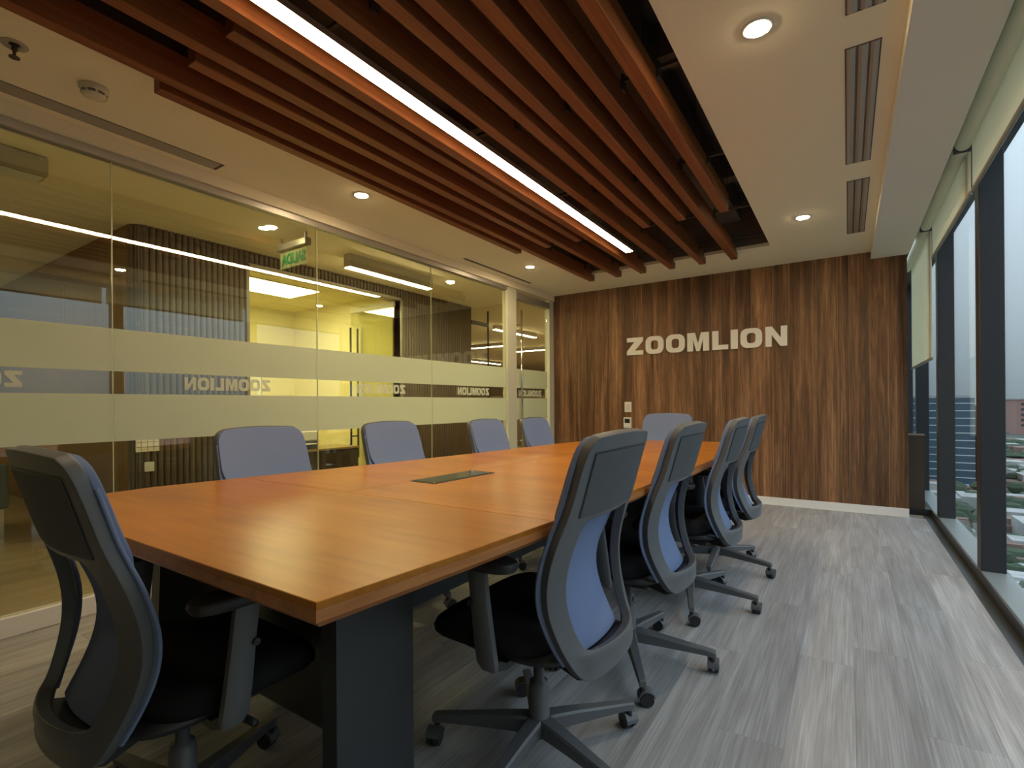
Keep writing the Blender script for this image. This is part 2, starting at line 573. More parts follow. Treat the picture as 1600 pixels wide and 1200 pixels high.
WORD = [('Z', 0.0, .195), ('O', .226, .209), ('O', .464, .208), ('M', .70, .231), ('L', .964, .162), ('I', 1.152, .07), ('O', 1.247, .207), ('N', 1.484, .198)]
WORD_W = 1.682
def word_mesh(width, height, depth):
    bm = bmesh.new()
    s = width / WORD_W
    for ch, x0, w in WORD:
        me = letter_mesh(ch, w * s, height, depth, x0 * s)
        bm.from_mesh(me)
        bpy.data.meshes.remove(me)
    me = bpy.data.meshes.new('word')
    bm.to_mesh(me)
    bm.free()
    return me
WM = word_mesh(0.522, 0.076, 0.0012)
WM.materials.append(M['frost_text'])

def lettering(parent, y_end, z):
    # read from the corridor: its Z stands at the far end (largest y), as seen mirrored from inside
    o = bpy.data.objects.new('lettering', WM)
    sc.collection.objects.link(o)
    o.parent = parent
    # text +x -> -Y, text +y -> +Z, depth along X
    o.matrix_world = Matrix(((0, 0, -1, GX + 0.0075), (-1, 0, 0, y_end), (0, 1, 0, z), (0, 0, 0, 1)))
    return o

B1 = (1.238, 1.462)
B2 = (0.868, 1.118)
joints = [NY, -0.185, 1.051, 2.284, 3.498, 4.715]
wi = 0
for a, b in zip(joints[:-1], joints[1:]):
    wi += 1
    pane = struct(box('window_%d' % wi, M['glass'], GX - 0.005, GX + 0.005, a + 0.002, b - 0.002, BZ, TZ), 'frameless glass partition panel with two frosted bands')
    box('frosted_band', M['frost'], GX + 0.0062, GX + 0.0072, a + 0.002, b - 0.002, *B1, pane)
    box('frosted_band', M['frost'], GX + 0.0062, GX + 0.0072, a + 0.002, b - 0.002, *B2, pane)
    box('joint_edge', M['glass_edge'], GX - 0.005, GX + 0.005, b - 0.002, b + 0.002, BZ, TZ, pane)
    if wi >= 2:
        lettering(pane, {2: 0.700, 3: 1.917, 4: 3.154, 5: 4.390}[wi], 1.145)
# door at the end of the partition
dr = struct(box('door_1', M['glass'], GX - 0.005, GX + 0.005, 4.93, 5.66, 0.012, 2.272), 'frameless glass door with long steel pull handle')
box('frosted_band', M['frost'], GX + 0.0062, GX + 0.0072, 4.93, 5.66, *B1, dr)
box('frosted_band', M['frost'], GX + 0.0062, GX + 0.0072, 4.93, 5.66, *B2, dr)
lettering(dr, 5.507, 1.140)
for sx in (-1, 1):
    hb = MB()
    xh = GX + sx * 0.05
    hb.cyl((xh, 4.99, 0.45), (xh, 4.99, 2.15), 0.011, n=12)
    for zz in (0.62, 1.98):
        hb.cyl((GX + sx * 0.006, 4.99, zz), (xh, 4.99, zz), 0.008, n=10)
    hb.build('pull_handle', M['steel'], dr, True)
box('floor_pivot', M['steel'], GX - 0.02, GX + 0.02, 5.55, 5.66, 0.0, 0.05, dr)
fr = MB()
fr.box(GX - 0.035, GX + 0.035, 4.76, 4.90, 0.0, 2.39)
fr.box(GX - 0.035, GX + 0.035, 5.68, 5.79, 0.0, 2.39)
fr.box(GX - 0.035, GX + 0.035, 4.72, 4.76, 0.0, 2.34)
fr.build('door_frame', mat('pale_door_frame', (0.66, 0.66, 0.52), 0.4), dr)
box('door_header', M['alu'], GX - 0.04, GX + 0.04, 4.90, 5.68, 2.272, 2.345, dr)

# ------------------------------------------------------------------ facade: mullions, sill, glass, blinds
struct(box('trim_4', M['track'], FX, 0.628, NY, 9.0, -0.03, 0.0), 'dark flat floor track along the windows')
struct(MB().box(0.634, 0.76, NY, 9.0, -0.06, 0.068, 0.004).build('trim_5', M['sill']), 'grey metal window sill rail at floor level')
box('sill_face', M['facade'], 0.628, 0.634, NY, 9.0, -0.06, 0.064, bpy.data.objects['trim_5'])
tn = 5
muls = [-0.91, 0.70, 2.31, 3.92, 5.53, 7.14, 8.75]
for y0 in muls:
    tn += 1
    struct(box('trim_%d' % tn, M['facade'], 0.638, 0.746, y0, y0 + 0.11, 0.06, 2.64, bev=0.003), 'charcoal vertical window mullion')
wy = [NY] + muls + [10.0]
for a, b in zip(wy[:-1], wy[1:]):
    wi += 1
    a2 = a + 0.11 if a > NY else a
    w = struct(box('window_%d' % wi, M['winglass'], 0.738, 0.744, a2, b, 0.06, 2.64), 'tall clear window pane over the city')
# slab edges above and below the window
tn += 1
struct(box('trim_%d' % tn, M['facade'], 0.63, 0.85, NY, 10.0, 2.64, 3.2), 'facade spandrel over the windows')
tn += 1
struct(box('trim_%d' % tn, M['facade'], 0.634, 0.80, NY, 10.0, -0.5, -0.06), 'facade slab edge below the windows')
# boxing past the end of the timber wall
tn += 1
eb = MB()
eb.box(0.464, 0.588, 5.95, 6.10, 0.06, 0.73)
o = struct(eb.build('trim_%d' % tn, M['brown_box']), 'dark brown boxing closing the gap beyond the timber wall')
box('base_strip', M['facade'], 0.464, 0.63, 5.93, 6.12, 0.0, 0.06, o)
box('cap_strip', mat('boxing_cap', (0.17, 0.13, 0.10), 0.4), 0.462, 0.592, 5.945, 6.105, 0.73, 0.742, o)
# the next room beyond the timber wall
nb = MB()
nb.box(-1.5, FX, BY + 0.14, 9.9, -0.12, 0.0)
nb.box(-1.5, 0.474, BY + 0.14, 9.9, 2.45, 2.5)
nb.box(-1.55, -1.5, BY + 0.14, 9.9, 0, 2.5)
nb.box(-1.5, 0.8, 9.9, 10.0, 0, 2.7)
struct(nb.build('wall_right', M['wall']), 'next room glimpsed past the end of the timber wall')

bl = [(-0.98, 0.60, 0.30), (0.625, 2.205, 2.22), (2.235, 3.81, 2.222), (3.84, 5.42, 2.222), (5.45, 7.05, 1.395)]  # first blind is unseen, pulled down to cut backlight on the near chair
blab = ['pale roller blind lowered fully, behind the viewer', 'pale roller blind rolled high, second from the wall behind the viewer',
        'pale roller blind rolled high at the right edge of the photo', 'pale roller blind rolled high, next to the lowered blind',
        'pale roller blind pulled halfway down at the timber wall corner']
for (a, b, z), lab in zip(bl, blab):
    t = thing('roller_blind', lab, 'blind', (0.556, (a + b) / 2, 2.507), group='roller blinds on the windows')
    h = (b - a) / 2
    cb_ = MB()
    cb_.cyl((0, -h, 0), (0, h, 0), 0.038, n=28)
    smooth_by_angle(cb_.build('cloth_roll', M['rollcloth'], t))
    box('end_bracket', M['plastic'], -0.040, 0.040, -h - 0.009, -h - 0.003, -0.04, 0.10, t)
    box('end_bracket', M['plastic'], -0.040, 0.040, h + 0.003, h + 0.009, -0.04, 0.10, t)
    box('cloth', M['blind'], 0.0375, 0.0385, -h + 0.005, h - 0.005, z - 2.507 + 0.01, 0.0, t)
    MB().box(0.031, 0.045, -h + 0.005, h - 0.005, z - 2.507, z - 2.507 + 0.024, 0.003).build('bottom_bar', mat('blind_bar', (0.28, 0.27, 0.24), 0.5), t)

# ------------------------------------------------------------------ ceiling fittings: baffles, LED strip
longs = [-2.29, -1.982, -1.716, -1.42, -1.129, -0.845]
shorts = [-2.40, -2.098, -1.814, -1.240, -0.974, -0.684]
names = []
n_ = 0
BW, BT, BH = 0.058, 0.12, 2.388
order = sorted([(x, 'L') for x in longs] + [(x, 'S') for x in shorts])
ordw = ['first', 'second', 'third', 'fourth', 'fifth', 'sixth', 'seventh', 'eighth', 'ninth', 'tenth', 'eleventh', 'twelfth']
for k, (xr_, t_) in enumerate(order):
    y0, y1 = (-0.36, 5.10) if t_ == 'L' else (0.955, 3.785)
    o = MB().box(-BW / 2, BW / 2, y0, y1, 0, BT, 0.002).build('ceiling_baffle', M['baffle'], None, loc=(xr_ - BW / 2, 0, BH))
    tag(o, '%s reddish timber ceiling slat, %s counting from the glass partition' % ('long' if t_ == 'L' else 'short', ordw[k]), 'ceiling slat', 'timber slats hung in the ceiling recess')
# hanger rails over the slats
for k, yy in enumerate((1.25, 2.2, 3.15, 4.1, 4.85)):
    t = MB().box(HX0, HX1, yy - 0.008, yy + 0.008, BH + BT, BH + BT + 0.016)
    for xr_, t_ in order:
        if t_ == 'L' or 0.955 < yy < 3.785:
            t.box(xr_ + 0.002, xr_ + 0.012, yy - 0.02, yy + 0.02, BH + BT - 0.04, BH + BT + 0.03)
    for hx in (-2.2, -1.5, -0.75):
        t.cyl((hx, yy, BH + BT + 0.02), (hx, yy, 2.98), 0.003, n=6)
    o = t.build('hanger_rail', M['rail'])
    tag(o, 'thin metal hanger rail above the ceiling slats, %s from the timber wall' % ('fifth', 'fourth', 'third', 'second', 'nearest')[k], 'rail', 'hanger rails over the timber slats')
lt = thing('led_strip_light', 'long bright linear light fixed between the ceiling slats', 'ceiling light', (-1.6, 0, 2.388))
MB().box(-0.034, 0.034, 0.43, 4.31, 0.004, 0.03).build('light_housing', M['plenum'], lt)
MB().box(-0.031, 0.031, 0.435, 4.305, 0.0, 0.004).build('light_diffuser', M['led'], lt)

dl = [(-0.272, 2.085, 'round recessed downlight shining in the ceiling, large one nearest the windows'),
      (-2.688, 2.253, 'round recessed downlight by the glass partition, left of the slats'),
      (-0.272, 4.410, 'round recessed downlight by the windows, close to the timber wall'),
      (-2.688, 4.398, 'round recessed downlight by the glass door corner')]
d0 = None
for x_, y_, lab in dl:
    if d0 is None:
        d0 = thing('ceiling_downlight', lab, 'ceiling light', (x_, y_, CZ), group='round ceiling downlights')
        o = MB().lathe([(0.040, -0.001), (0.047, -0.004), (0.056, -0.003), (0.057, 0.0)], 28).build('bezel', M['white'], d0, True)
        MB().lathe([(0.0005, -0.0085), (0.016, -0.008), (0.030, -0.0065), (0.0385, -0.0045), (0.0405, -0.003), (0.0405, -0.0008), (0.0005, -0.0005)], 28).build('lens', M['down'], d0)
    else:
        c = copy_tree(d0)
        c.location = (x_, y_, CZ)
        c['label'] = lab
# ceiling air diffusers along the window side
af = [(0.062, 1.60, 1.19, 'slotted air diffuser at the top edge of the photo'), (0.060, 2.99, 1.17, 'long slotted air diffuser near the bulkhead, middle of three'), (0.066, 4.455, 1.20, 'slotted air diffuser nearest the timber wall')]
for x_, y_, L, lab in af:
    t = thing('ceiling_air_vent', lab, 'vent', (x_, y_, CZ), group='window side air diffusers')
    h = L / 2
    MB().box(-0.060, 0.060, -h, h, -0.0008, 0.004).build('backing', M['plenum'], t)
    f = MB()
    f.box(-0.060, -0.0565, -h, h, -0.003, 0.004).box(0.0565, 0.060, -h, h, -0.003, 0.004)
    f.box(-0.060, 0.060, -h, -h + 0.003, -0.003, 0.004).box(-0.060, 0.060, h - 0.003, h, -0.003, 0.004)
    f.build('vent_frame', M['plenum'], t)
    for a, b in ((-0.055, -0.024), (-0.014, 0.018), (0.026, 0.055)):
        v = MB().prism([(a, -0.001), ((a + b) / 2 - 0.004, -0.006), (b, -0.002), (b, 0.003), (a, 0.003)], 'Y', -h + 0.004, h - 0.004)
        v.build('vent_blade', M['grey_vent'], t)
for y0, y1, w, lab in ((0.10, 1.525, 0.105, 'long grey slot vent in the ceiling by the glass partition, near end'), (3.78, 5.0, 0.045, 'narrow dark slot vent in the ceiling above the glass door side')):
    t = thing('ceiling_slot_vent', lab, 'vent', (-3.055, (y0 + y1) / 2, CZ), group='partition side slot vents')
    h = (y1 - y0) / 2
    MB().box(-w / 2, w / 2, -h, h, -0.001, 0.004).build('backing', M['plenum'], t)
    if w > 0.06:
        MB().box(-w / 2 + 0.010, w / 2 - 0.004, -h + 0.01, h - 0.02, -0.004, 0.0).build('vent_blade', M['grey_vent'], t)
    else:
        MB().box(-w / 2 - 0.012, -w / 2 + 0.012, -h, h, -0.003, 0.0).build('vent_blade', M['ceiling'], t)
# sprinkler and smoke detector
t = thing('ceiling_sprinkler', 'small metal fire sprinkler head in a round cup on the ceiling', 'sprinkler', (-2.665, 0.565, CZ))
MB().lathe([(0.042, 0.0), (0.040, -0.004), (0.018, -0.003), (0.016, 0.0)], 24).build('cup', M['grey_vent'], t, True)
s_ = MB()
s_.cyl((0, 0, 0.0), (0, 0, -0.022), 0.010, n=12)
for a in (0, PI):
    s_.cyl((0.010 * math.cos(a), 0.010 * math.sin(a), -0.018), (0.014 * math.cos(a), 0.014 * math.sin(a), -0.038), 0.0028, n=8)
s_.cyl((-0.014, 0, -0.038), (0.014, 0, -0.038), 0.003, n=8)
s_.cyl((0, 0, -0.036), (0, 0, -0.048), 0.005, n=8)
s_.cyl((0, 0, -0.048), (0, 0, -0.051), 0.017, n=16)
s_.build('sprinkler_head', M['bronze'], t)
t = thing('ceiling_smoke_detector', 'cream round smoke detector with slots on the ceiling', 'smoke detector', (-2.74, 0.835, CZ))
MB().lathe([(0.055, 0.0), (0.055, -0.010), (0.045, -0.012), (0.045, -0.020), (0.047, -0.024), (0.045, -0.034), (0.030, -0.042), (0.0005, -0.044)], 32).build('detector_body', M['offwhite'], t, True)
sl = MB()
for zz, rr_ in ((-0.0275, 0.0472), (-0.0325, 0.0458)):
    for k in range(8):
        a0 = 2 * PI * k / 8
        for q in range(4):
            a, b = a0 + q * 0.15, a0 + (q + 1) * 0.15
            va = [sl.bm.verts.new((rr_ * math.cos(g), rr_ * math.sin(g), zz + dz)) for g, dz in ((a, -0.002), (b, -0.002), (b, 0.002), (a, 0.002))]
            sl.bm.faces.new(va)
sl.build('detector_slots', M['plastic_black'], t)

# ------------------------------------------------------------------ sign, switch and thermostat on the timber wall
sg = thing('wall_sign', 'raised pale capital letters reading ZOOMLION on the timber wall', 'sign', (-2.182, BY - 0.001, 1.619))
for ch, x0, w in WORD:
    me = letter_mesh(ch, w, 0.204, 0.02)
    me.materials.append(M['letters'])
    o = bpy.data.objects.new('letter', me)
    sc.collection.objects.link(o)
    o.parent = sg
    o.location = (x0, -0.011, 0)
    o.rotation_euler = (PI / 2, 0, 0)
sw = thing('wall_switch', 'white light switch plate on the timber wall, above the thermostat', 'switch', (-2.18, BY, 1.005))
MB().box(-0.043, 0.043, -0.008, 0.0, -0.061, 0.061, 0.003, 2).build('plate', M['white'], sw)
for zz in (-0.024, 0.0, 0.024):
    MB().box(-0.018, 0.018, -0.011, -0.008, zz - 0.009, zz + 0.009, 0.001).build('rocker', M['offwhite'], sw)
th = thing('wall_thermostat', 'white thermostat with a small dark screen under the switch', 'thermostat', (-2.186, BY, 0.817))
MB().box(-0.049, 0.049, -0.02, 0.0, -0.064, 0.064, 0.010, 3).build('housing', M['white'], th)
MB().box(-0.032, 0.032, -0.0215, -0.019, -0.004, 0.048, 0.001).build('screen', M['screen'], th)
for k in (-1, 0, 1):
    MB().box(k * 0.024 - 0.008, k * 0.024 + 0.008, -0.0225, -0.019, -0.034, -0.026, 0.001).build('button', M['base'], th)

# ------------------------------------------------------------------ conference table
tb = thing('conference_table', 'long cherry wood conference table with glossy top and black pedestals', 'table', (0, 0, 0))
right = [(-0.674, .473), (-0.645, .824), (-0.628, 1.135), (-0.611, 1.845), (-0.592, 2.558), (-0.590, 3.353), (-0.612, 4.12)]
left = [(-2.13, .473), (-2.160, .824), (-2.112, 1.135), (-1.985, 1.845), (-1.895, 2.558), (-1.820, 3.353), (-1.722, 3.93)]
TZt = 0.75
def lerp(a, b, t):
    return a + (b - a) * t
def edge_x(pts, y):
    for (xa, ya), (xb, yb) in zip(pts[:-1], pts[1:]):
        if y <= yb:
            return lerp(xa, xb, (y - ya) / (yb - ya))
    return pts[-1][0]
def centre_x(y):
    return lerp(-1.445, -1.352, (y - 1.135) / (3.353 - 1.135))
def panel(poly, name='tabletop_panel'):
    """thin veneered board with tiny eased edges"""
    c = Vector((sum(p[0] for p in poly) / len(poly), sum(p[1] for p in poly) / len(poly)))
    def ins(d):
        n = len(poly)
        r = []
        for i in range(n):
            p0, p1, p2 = Vector(poly[i - 1]), Vector(poly[i]), Vector(poly[(i + 1) % n])
            e1, e2 = (p1 - p0).normalized(), (p2 - p1).normalized()
            n1, n2 = Vector((-e1.y, e1.x)), Vector((-e2.y, e2.x))
            bis = (n1 + n2)
            bis = bis / max(0.3, bis.length_squared) * 2
            r.append(p1 + bis * d)
        return r
    return MB().loft([[(*p, TZt - 0.012) for p in ins(0.0008)], [(*p, TZt - 0.0012) for p in ins(0.0008)], [(*p, TZt) for p in ins(0.002)]]).build(name, M['table'], tb)
seg = lambda pts, a, b: [p for p in pts if a - 1e-6 <= p[1] <= b + 1e-6]
near = seg(right, 0, 1.135) + list(reversed(seg(left, 0, 1.135)))
panel(near)
mid_ys = (1.135, 3.353)
rm = seg(right, *mid_ys)
lm = seg(left, *mid_ys)
panel([(centre_x(1.135), 1.135)] + rm + [(centre_x(3.353), 3.353)])
panel([(centre_x(1.135), 1.135), (centre_x(3.353), 3.353)] + list(reversed(lm)))
panel(seg(right, 3.353, 9) + list(reversed(seg(left, 3.353, 9))))
ring = right + list(reversed(left))
def inset(d):
    n = len(ring)
    r = []
    for i in range(n):
        p0, p1, p2 = Vector(ring[i - 1]), Vector(ring[i]), Vector(ring[(i + 1) % n])
        e1, e2 = (p1 - p0).normalized(), (p2 - p1).normalized()
        n1, n2 = Vector((-e1.y, e1.x)), Vector((-e2.y, e2.x))
        bis = n1 + n2
        r.append(p1 + bis / max(0.3, bis.length_squared) * 2 * d)
    return r
# solid edging under the boards: square nose, then an undercut step
el = [[(*p, TZt - 0.012) for p in inset(0.003)], [(*p, TZt - 0.012) for p in inset(-0.0005)], [(*p, TZt - 0.031) for p in inset(-0.0005)], [(*p, TZt - 0.034) for p in inset(0.002)],
      [(*p, TZt - 0.036) for p in inset(0.006)], [(*p, TZt - 0.046) for p in inset(0.016)]]
MB().loft(el).build('table_edging', M['table_edge'], tb)
# pedestals: a raised black cross panel between two side slabs
def pedestal(y0, y1, yp, xl, xr_):
    p = MB()
    p.prism([(y0, 0.0), (y1, 0.0), (y1, 0.56), (y1 + 0.045, 0.704), (y0, 0.704)], 'X', xr_ - 0.055, xr_)
    p.prism([(xl - 0.03, 0.0), (xl + 0.03, 0.0), (xl + 0.09, 0.704), (xl + 0.03, 0.704)], 'Y', y0, y1)
    p.box(xl + 0.02, xr_ - 0.055, yp, yp + 0.03, 0.16, 0.704)
    return p.build('pedestal', M['pedestal'], tb)
pedestal(0.755, 1.005, 0.865, -1.995, -1.0)
pedestal(3.20, 3.40, 3.29, -1.76, -1.04)
MB().box(-1.48, -1.40, 0.895, 3.29, 0.60, 0.704).build('table_beam', M['pedestal'], tb)
MB().box(-1.45, -1.43, 0.895, 3.29, 0.25, 0.60).build('cable_panel', M['pedestal'], tb)
# flush cable box
cbx = thing('cable_box', 'black flush cable box with glass lid set in the tabletop', 'cable box', (-1.358, 1.61, TZt))
cbx.rotation_euler = (0, 0, R(-2.2))
MB().box(-0.068, 0.068, -0.185, 0.185, -0.0002, 0.0022, 0.0006).build('box_frame', M['plastic_black'], cbx)
MB().box(-0.060, 0.060, -0.177, 0.177, 0.0022, 0.0034, 0.0005).build('box_lid', mat('black_glass_lid', (0.012, 0.016, 0.013), 0.12), cbx)
MB().lathe([(0.004, 0.0022), (0.004, 0.0045), (0.0005, 0.005)], 12, (0.060, -0.178, 0)).build('lid_pin', M['steel'], cbx)
MB().lathe([(0.004, 0.0022), (0.004, 0.0045), (0.0005, 0.005)], 12, (0.060, 0.150, 0)).build('lid_pin', M['steel'], cbx)

# ------------------------------------------------------------------ swivel chairs
def ip(tab, z):
    """smooth interpolation in a table of (z, value), z ascending"""
    if z <= tab[0][0]:
        return tab[0][1]
    for i in range(len(tab) - 1):
        (a, va), (b, vb) = tab[i], tab[i + 1]
        if z <= b:
            t = (z - a) / (b - a)
            m0 = (vb - tab[i - 1][1]) / (b - tab[i - 1][0]) if i > 0 else (vb - va) / (b - a)
            m1 = (tab[i + 2][1] - va) / (tab[i + 2][0] - a) if i + 2 < len(tab) else (vb - va) / (b - a)
            h = b - a
            return (2 * t**3 - 3 * t**2 + 1) * va + (t**3 - 2 * t**2 + t) * h * m0 + (-2 * t**3 + 3 * t**2) * vb + (t**3 - t**2) * h * m1
    return tab[-1][1]

W_T = [(0.355, 0.135), (0.361, 0.158), (0.378, 0.180), (0.41, 0.200), (0.47, 0.220), (0.54, 0.233), (0.60, 0.234), (0.68, 0.226), (0.76, 0.216), (0.84, 0.211), (0.90, 0.209), (0.930, 0.204), (0.948, 0.193), (0.960, 0.170)]
Y_T = [(0.355, -0.258), (0.40, -0.250), (0.47, -0.230), (0.55, -0.211), (0.62, -0.206), (0.70, -0.218), (0.78, -0.241), (0.86, -0.263), (0.96, -0.293)]
I_T = [(0.428, 0.142), (0.44, 0.150), (0.48, 0.163), (0.55, 0.173), (0.62, 0.168), (0.70, 0.150), (0.76, 0.134)]
P_T = [(0.40, 0.128), (0.45, 0.130), (0.52, 0.124), (0.60, 0.122), (0.66, 0.132), (0.72, 0.170), (0.765, 0.206), (0.80, 0.210), (0.86, 0.208), (0.90, 0.206), (0.930, 0.201), (0.948, 0.190), (0.959, 0.167)]
PF_T = [(0.40, 0.046), (0.47, 0.062), (0.55, 0.068), (0.62, 0.062), (0.70, 0.046), (0.78, 0.031), (0.86, 0.028), (0.96, 0.028)]   # how far the pad stands ahead of the frame

def curv(x, z):
    return 0.95 * x * x * (0.55 + 0.45 * max(0.0, min(1.0, (0.8 - z) / 0.3)))     # edges wrap forward
def crown(x, z):
    return 0.012 * (1 - (x / 0.2) ** 2) * max(0.0, (z - 0.9) / 0.06)

def sheet(rows, xs_of, y_of, skip=None):
    bm = bmesh.new()
    grid = []
    for i, z in enumerate(rows):
        grid.append([bm.verts.new((x, y_of(x, z), z + crown(x, z))) for x in xs_of(z)])
    n = len(grid[0])
    for i in range(len(rows) - 1):
        for k in range(n - 1):
            if skip and skip(i, k):
                continue
            bm.faces.new((grid[i][k], grid[i][k + 1], grid[i + 1][k + 1], grid[i + 1][k]))
    for v in [v for v in bm.verts if not v.link_faces]:
        bm.verts.remove(v)
    return bm

def finish(bm, name, m, parent, thick, off=0.0, sub=1, bev=True):
    bmesh.ops.recalc_face_normals(bm, faces=bm.faces)
    if bm.faces and sum(f.normal.y for f in bm.faces) > 0:
        bmesh.ops.reverse_faces(bm, faces=bm.faces)
    me = bpy.data.meshes.new(name)
    bm.to_mesh(me)
    bm.free()
    me.materials.append(m)
    o = bpy.data.objects.new(name, me)
    sc.collection.objects.link(o)
    s = o.modifiers.new('s', 'SOLIDIFY')
    s.thickness = thick
    s.offset = off
    if bev:
        b = o.modifiers.new('b', 'BEVEL')
        b.width = min(0.004, thick * 0.3)
        b.segments = 2
        b.limit_method = 'ANGLE'
        b.angle_limit = R(50)
    if sub:
        q = o.modifiers.new('q', 'SUBSURF')
        q.levels = sub
        q.render_levels = sub
    bake(o)
    o.parent = parent
    for p in o.data.polygons:
        p.use_smooth = True
    return o

def make_chair():
    root = thing('office_chair', 'x', 'chair')
    # --- backrest frame: charcoal plastic ring with a long opening
    rows = [0.355, 0.358, 0.368, 0.385, 0.40, 0.415, 0.428, 0.44, 0.47, 0.51, 0.55, 0.60, 0.65, 0.70, 0.752, 0.766, 0.80, 0.84, 0.88, 0.91, 0.935, 0.950, 0.958, 0.960]
    i0, i1 = rows.index(0.428), rows.index(0.752)
    def fx(z):
        w = ip(W_T, z)
        zi = min(max(z, 0.428), 0.752)
        i = ip(I_T, zi)
        i = min(i, w * 0.78)
        if z < 0.428:
            i = w * 0.71
        return [-w, -w + 0.008, -(w * 0.55 + i * 0.45), -i - 0.006, -i, -i * 0.5, 0, i * 0.5, i, i + 0.006, w * 0.55 + i * 0.45, w - 0.008, w]
    def fy(x, z):
        lip = 0.022 * max(0.0, 1 - abs(z - 0.42) / 0.05) * max(0.0, 1 - (abs(x) / 0.17) ** 4) if z <= 0.435 else 0
        return ip(Y_T, z) + curv(x, z) - lip
    bf = finish(sheet(rows, fx, fy, lambda i, k: i0 <= i < i1 and 4 <= k <= 7), 'back_frame', M['plastic'], root, 0.026, off=-1.0)
    # stitched charcoal panel on the back of the frame
    pr = [0.764, 0.772, 0.80, 0.84, 0.88, 0.915, 0.922]
    def pxs(z):
        w = 0.172
        return [-w, -w + 0.008, -w * 0.5, 0, w * 0.5, w - 0.008, w]
    finish(sheet(pr, pxs, lambda x, z: ip(Y_T, z) + curv(x, z) - 0.0008), 'rear_panel', M['panel'], bf, 0.0035)
    # dark seam round the stitched panel
    sm = MB()
    sw_, z0, z1 = 0.1745, 0.766, 0.9245
    def ribbon(pts, w):
        for (xa, za), (xb, zb) in zip(pts[:-1], pts[1:]):
            for q in range(6):
                ta, tb_ = q / 6, (q + 1) / 6
                ua, va, ub, vb = lerp(xa, xb, ta), lerp(za, zb, ta), lerp(xa, xb, tb_), lerp(za, zb, tb_)
                dx, dz = (0, w) if za == zb else (w, 0)
                q4 = [(ua - dx, va - dz), (ub - dx, vb - dz), (ub + dx, vb + dz), (ua + dx, va + dz)]
                vs = [sm.bm.verts.new((u, ip(Y_T, v) + curv(u, v) - 0.0009, v + crown(u, v))) for u, v in q4]
                sm.bm.faces.new(vs)
    ribbon([(-sw_, z0), (-sw_, z1), (sw_, z1), (sw_, z0)], 0.0022)
    sm.build('panel_seam', M['plastic_black'], bf)
    # --- upholstered front pad, full width at the head, a narrow tongue below
    rr_ = [0.40, 0.404, 0.42, 0.45, 0.49, 0.53, 0.57, 0.61, 0.65, 0.69, 0.72, 0.745, 0.765, 0.80, 0.84, 0.88, 0.91, 0.935, 0.950, 0.957, 0.959]
    def bx(z):
        w = ip(P_T, z)
        return [-w, -w + 0.010, -w * 0.62, -w * 0.3, 0, w * 0.3, w * 0.62, w - 0.010, w]
    finish(sheet(rr_, bx, lambda x, z: ip(Y_T, z) + curv(x, z) * (1.0 if z > 0.75 else 0.9) + ip(PF_T, z) + 0.006), 'backrest', M['fabric'], root, 0.016)
    # fabric piping on the front edge of the frame, down both sides
    for s in (-1, 1):
        zr = [0.40 + 0.0265 * k for k in range(20)]
        bm = bmesh.new()
        g = []
        for z in zr:
            w = ip(W_T, z)
            g.append([bm.verts.new((s * xx, ip(Y_T, z) + curv(xx, z) + 0.029, z)) for xx in (w + 0.001, w - 0.012, w - 0.024)])
        for i in range(len(zr) - 1):
            for k in range(2):
                bm.faces.new((g[i][k], g[i][k + 1], g[i + 1][k + 1], g[i + 1][k]))
        finish(bm, 'edge_trim', M['fabric'], root, 0.008, sub=0)
    # --- seat cushion
    def sq(hw, y0, y1, n=40, p=3.6):
        pts = []
        cy, hy = (y0 + y1) / 2, (y1 - y0) / 2
        for k in range(n):
            a = 2 * PI * k / n
            ca, sa = math.cos(a), math.sin(a)
            pts.append((hw * math.copysign(abs(ca) ** (2 / p), ca), cy + hy * math.copysign(abs(sa) ** (2 / p), sa)))
        return pts
    def drop(yy):
        return -0.035 * max(0.0, (yy - 0.13) / 0.12) ** 2
    def ringz(pts, z, k=1.0):
        return [(u, v, z + k * drop(v)) for u, v in pts]
    s = MB()
    s.loft([ringz(sq(0.205, -0.115, 0.215), 0.392), ringz(sq(0.228, -0.135, 0.248), 0.398), ringz(sq(0.240, -0.145, 0.266), 0.418), ringz(sq(0.241, -0.147, 0.270), 0.438), ringz(sq(0.233, -0.140, 0.260), 0.455),
            ringz(sq(0.210, -0.120, 0.235), 0.464), ringz(sq(0.15, -0.07, 0.16), 0.463, .6), ringz(sq(0.06, 0.0, 0.08), 0.461, .4)])
    s.build('seat', M['seat'], root, True)
    s = MB()
    s.loft([ringz(sq(0.15, -0.12, 0.12), 0.368, 0), ringz(sq(0.20, -0.175, 0.20), 0.376, 0.4), ringz(sq(0.215, -0.182, 0.222), 0.395)])
    s.build('seat_pan', M['plastic_black'], root, True)
    # spine joining seat and back frame
    s = MB()
    s.loft([[(-0.09, -0.08, 0.350), (0.09, -0.08, 0.350), (0.09, -0.08, 0.388), (-0.09, -0.08, 0.388)],
            [(-0.125, -0.19, 0.338), (0.125, -0.19, 0.338), (0.125, -0.19, 0.395), (-0.125, -0.19, 0.395)],
            [(-0.12, -0.236, 0.352), (0.12, -0.236, 0.352), (0.12, -0.232, 0.410), (-0.12, -0.232, 0.410)]])
    s.build('back_bracket', M['plastic_black'], root)
    s = MB()
    s.box(-0.075, 0.075, -0.11, 0.10, 0.318, 0.368, 0.012, 2)
    s.build('tilt_mechanism', M['plastic_black'], root)
    s = MB().cyl((0.07, 0.03, 0.345), (0.20, 0.05, 0.335), 0.006, n=10)
    s.cyl((0.185, 0.048, 0.336), (0.235, 0.055, 0.333), 0.010, 0.008, n=10)
    s.build('tilt_lever', M['plastic_black'], root, True)
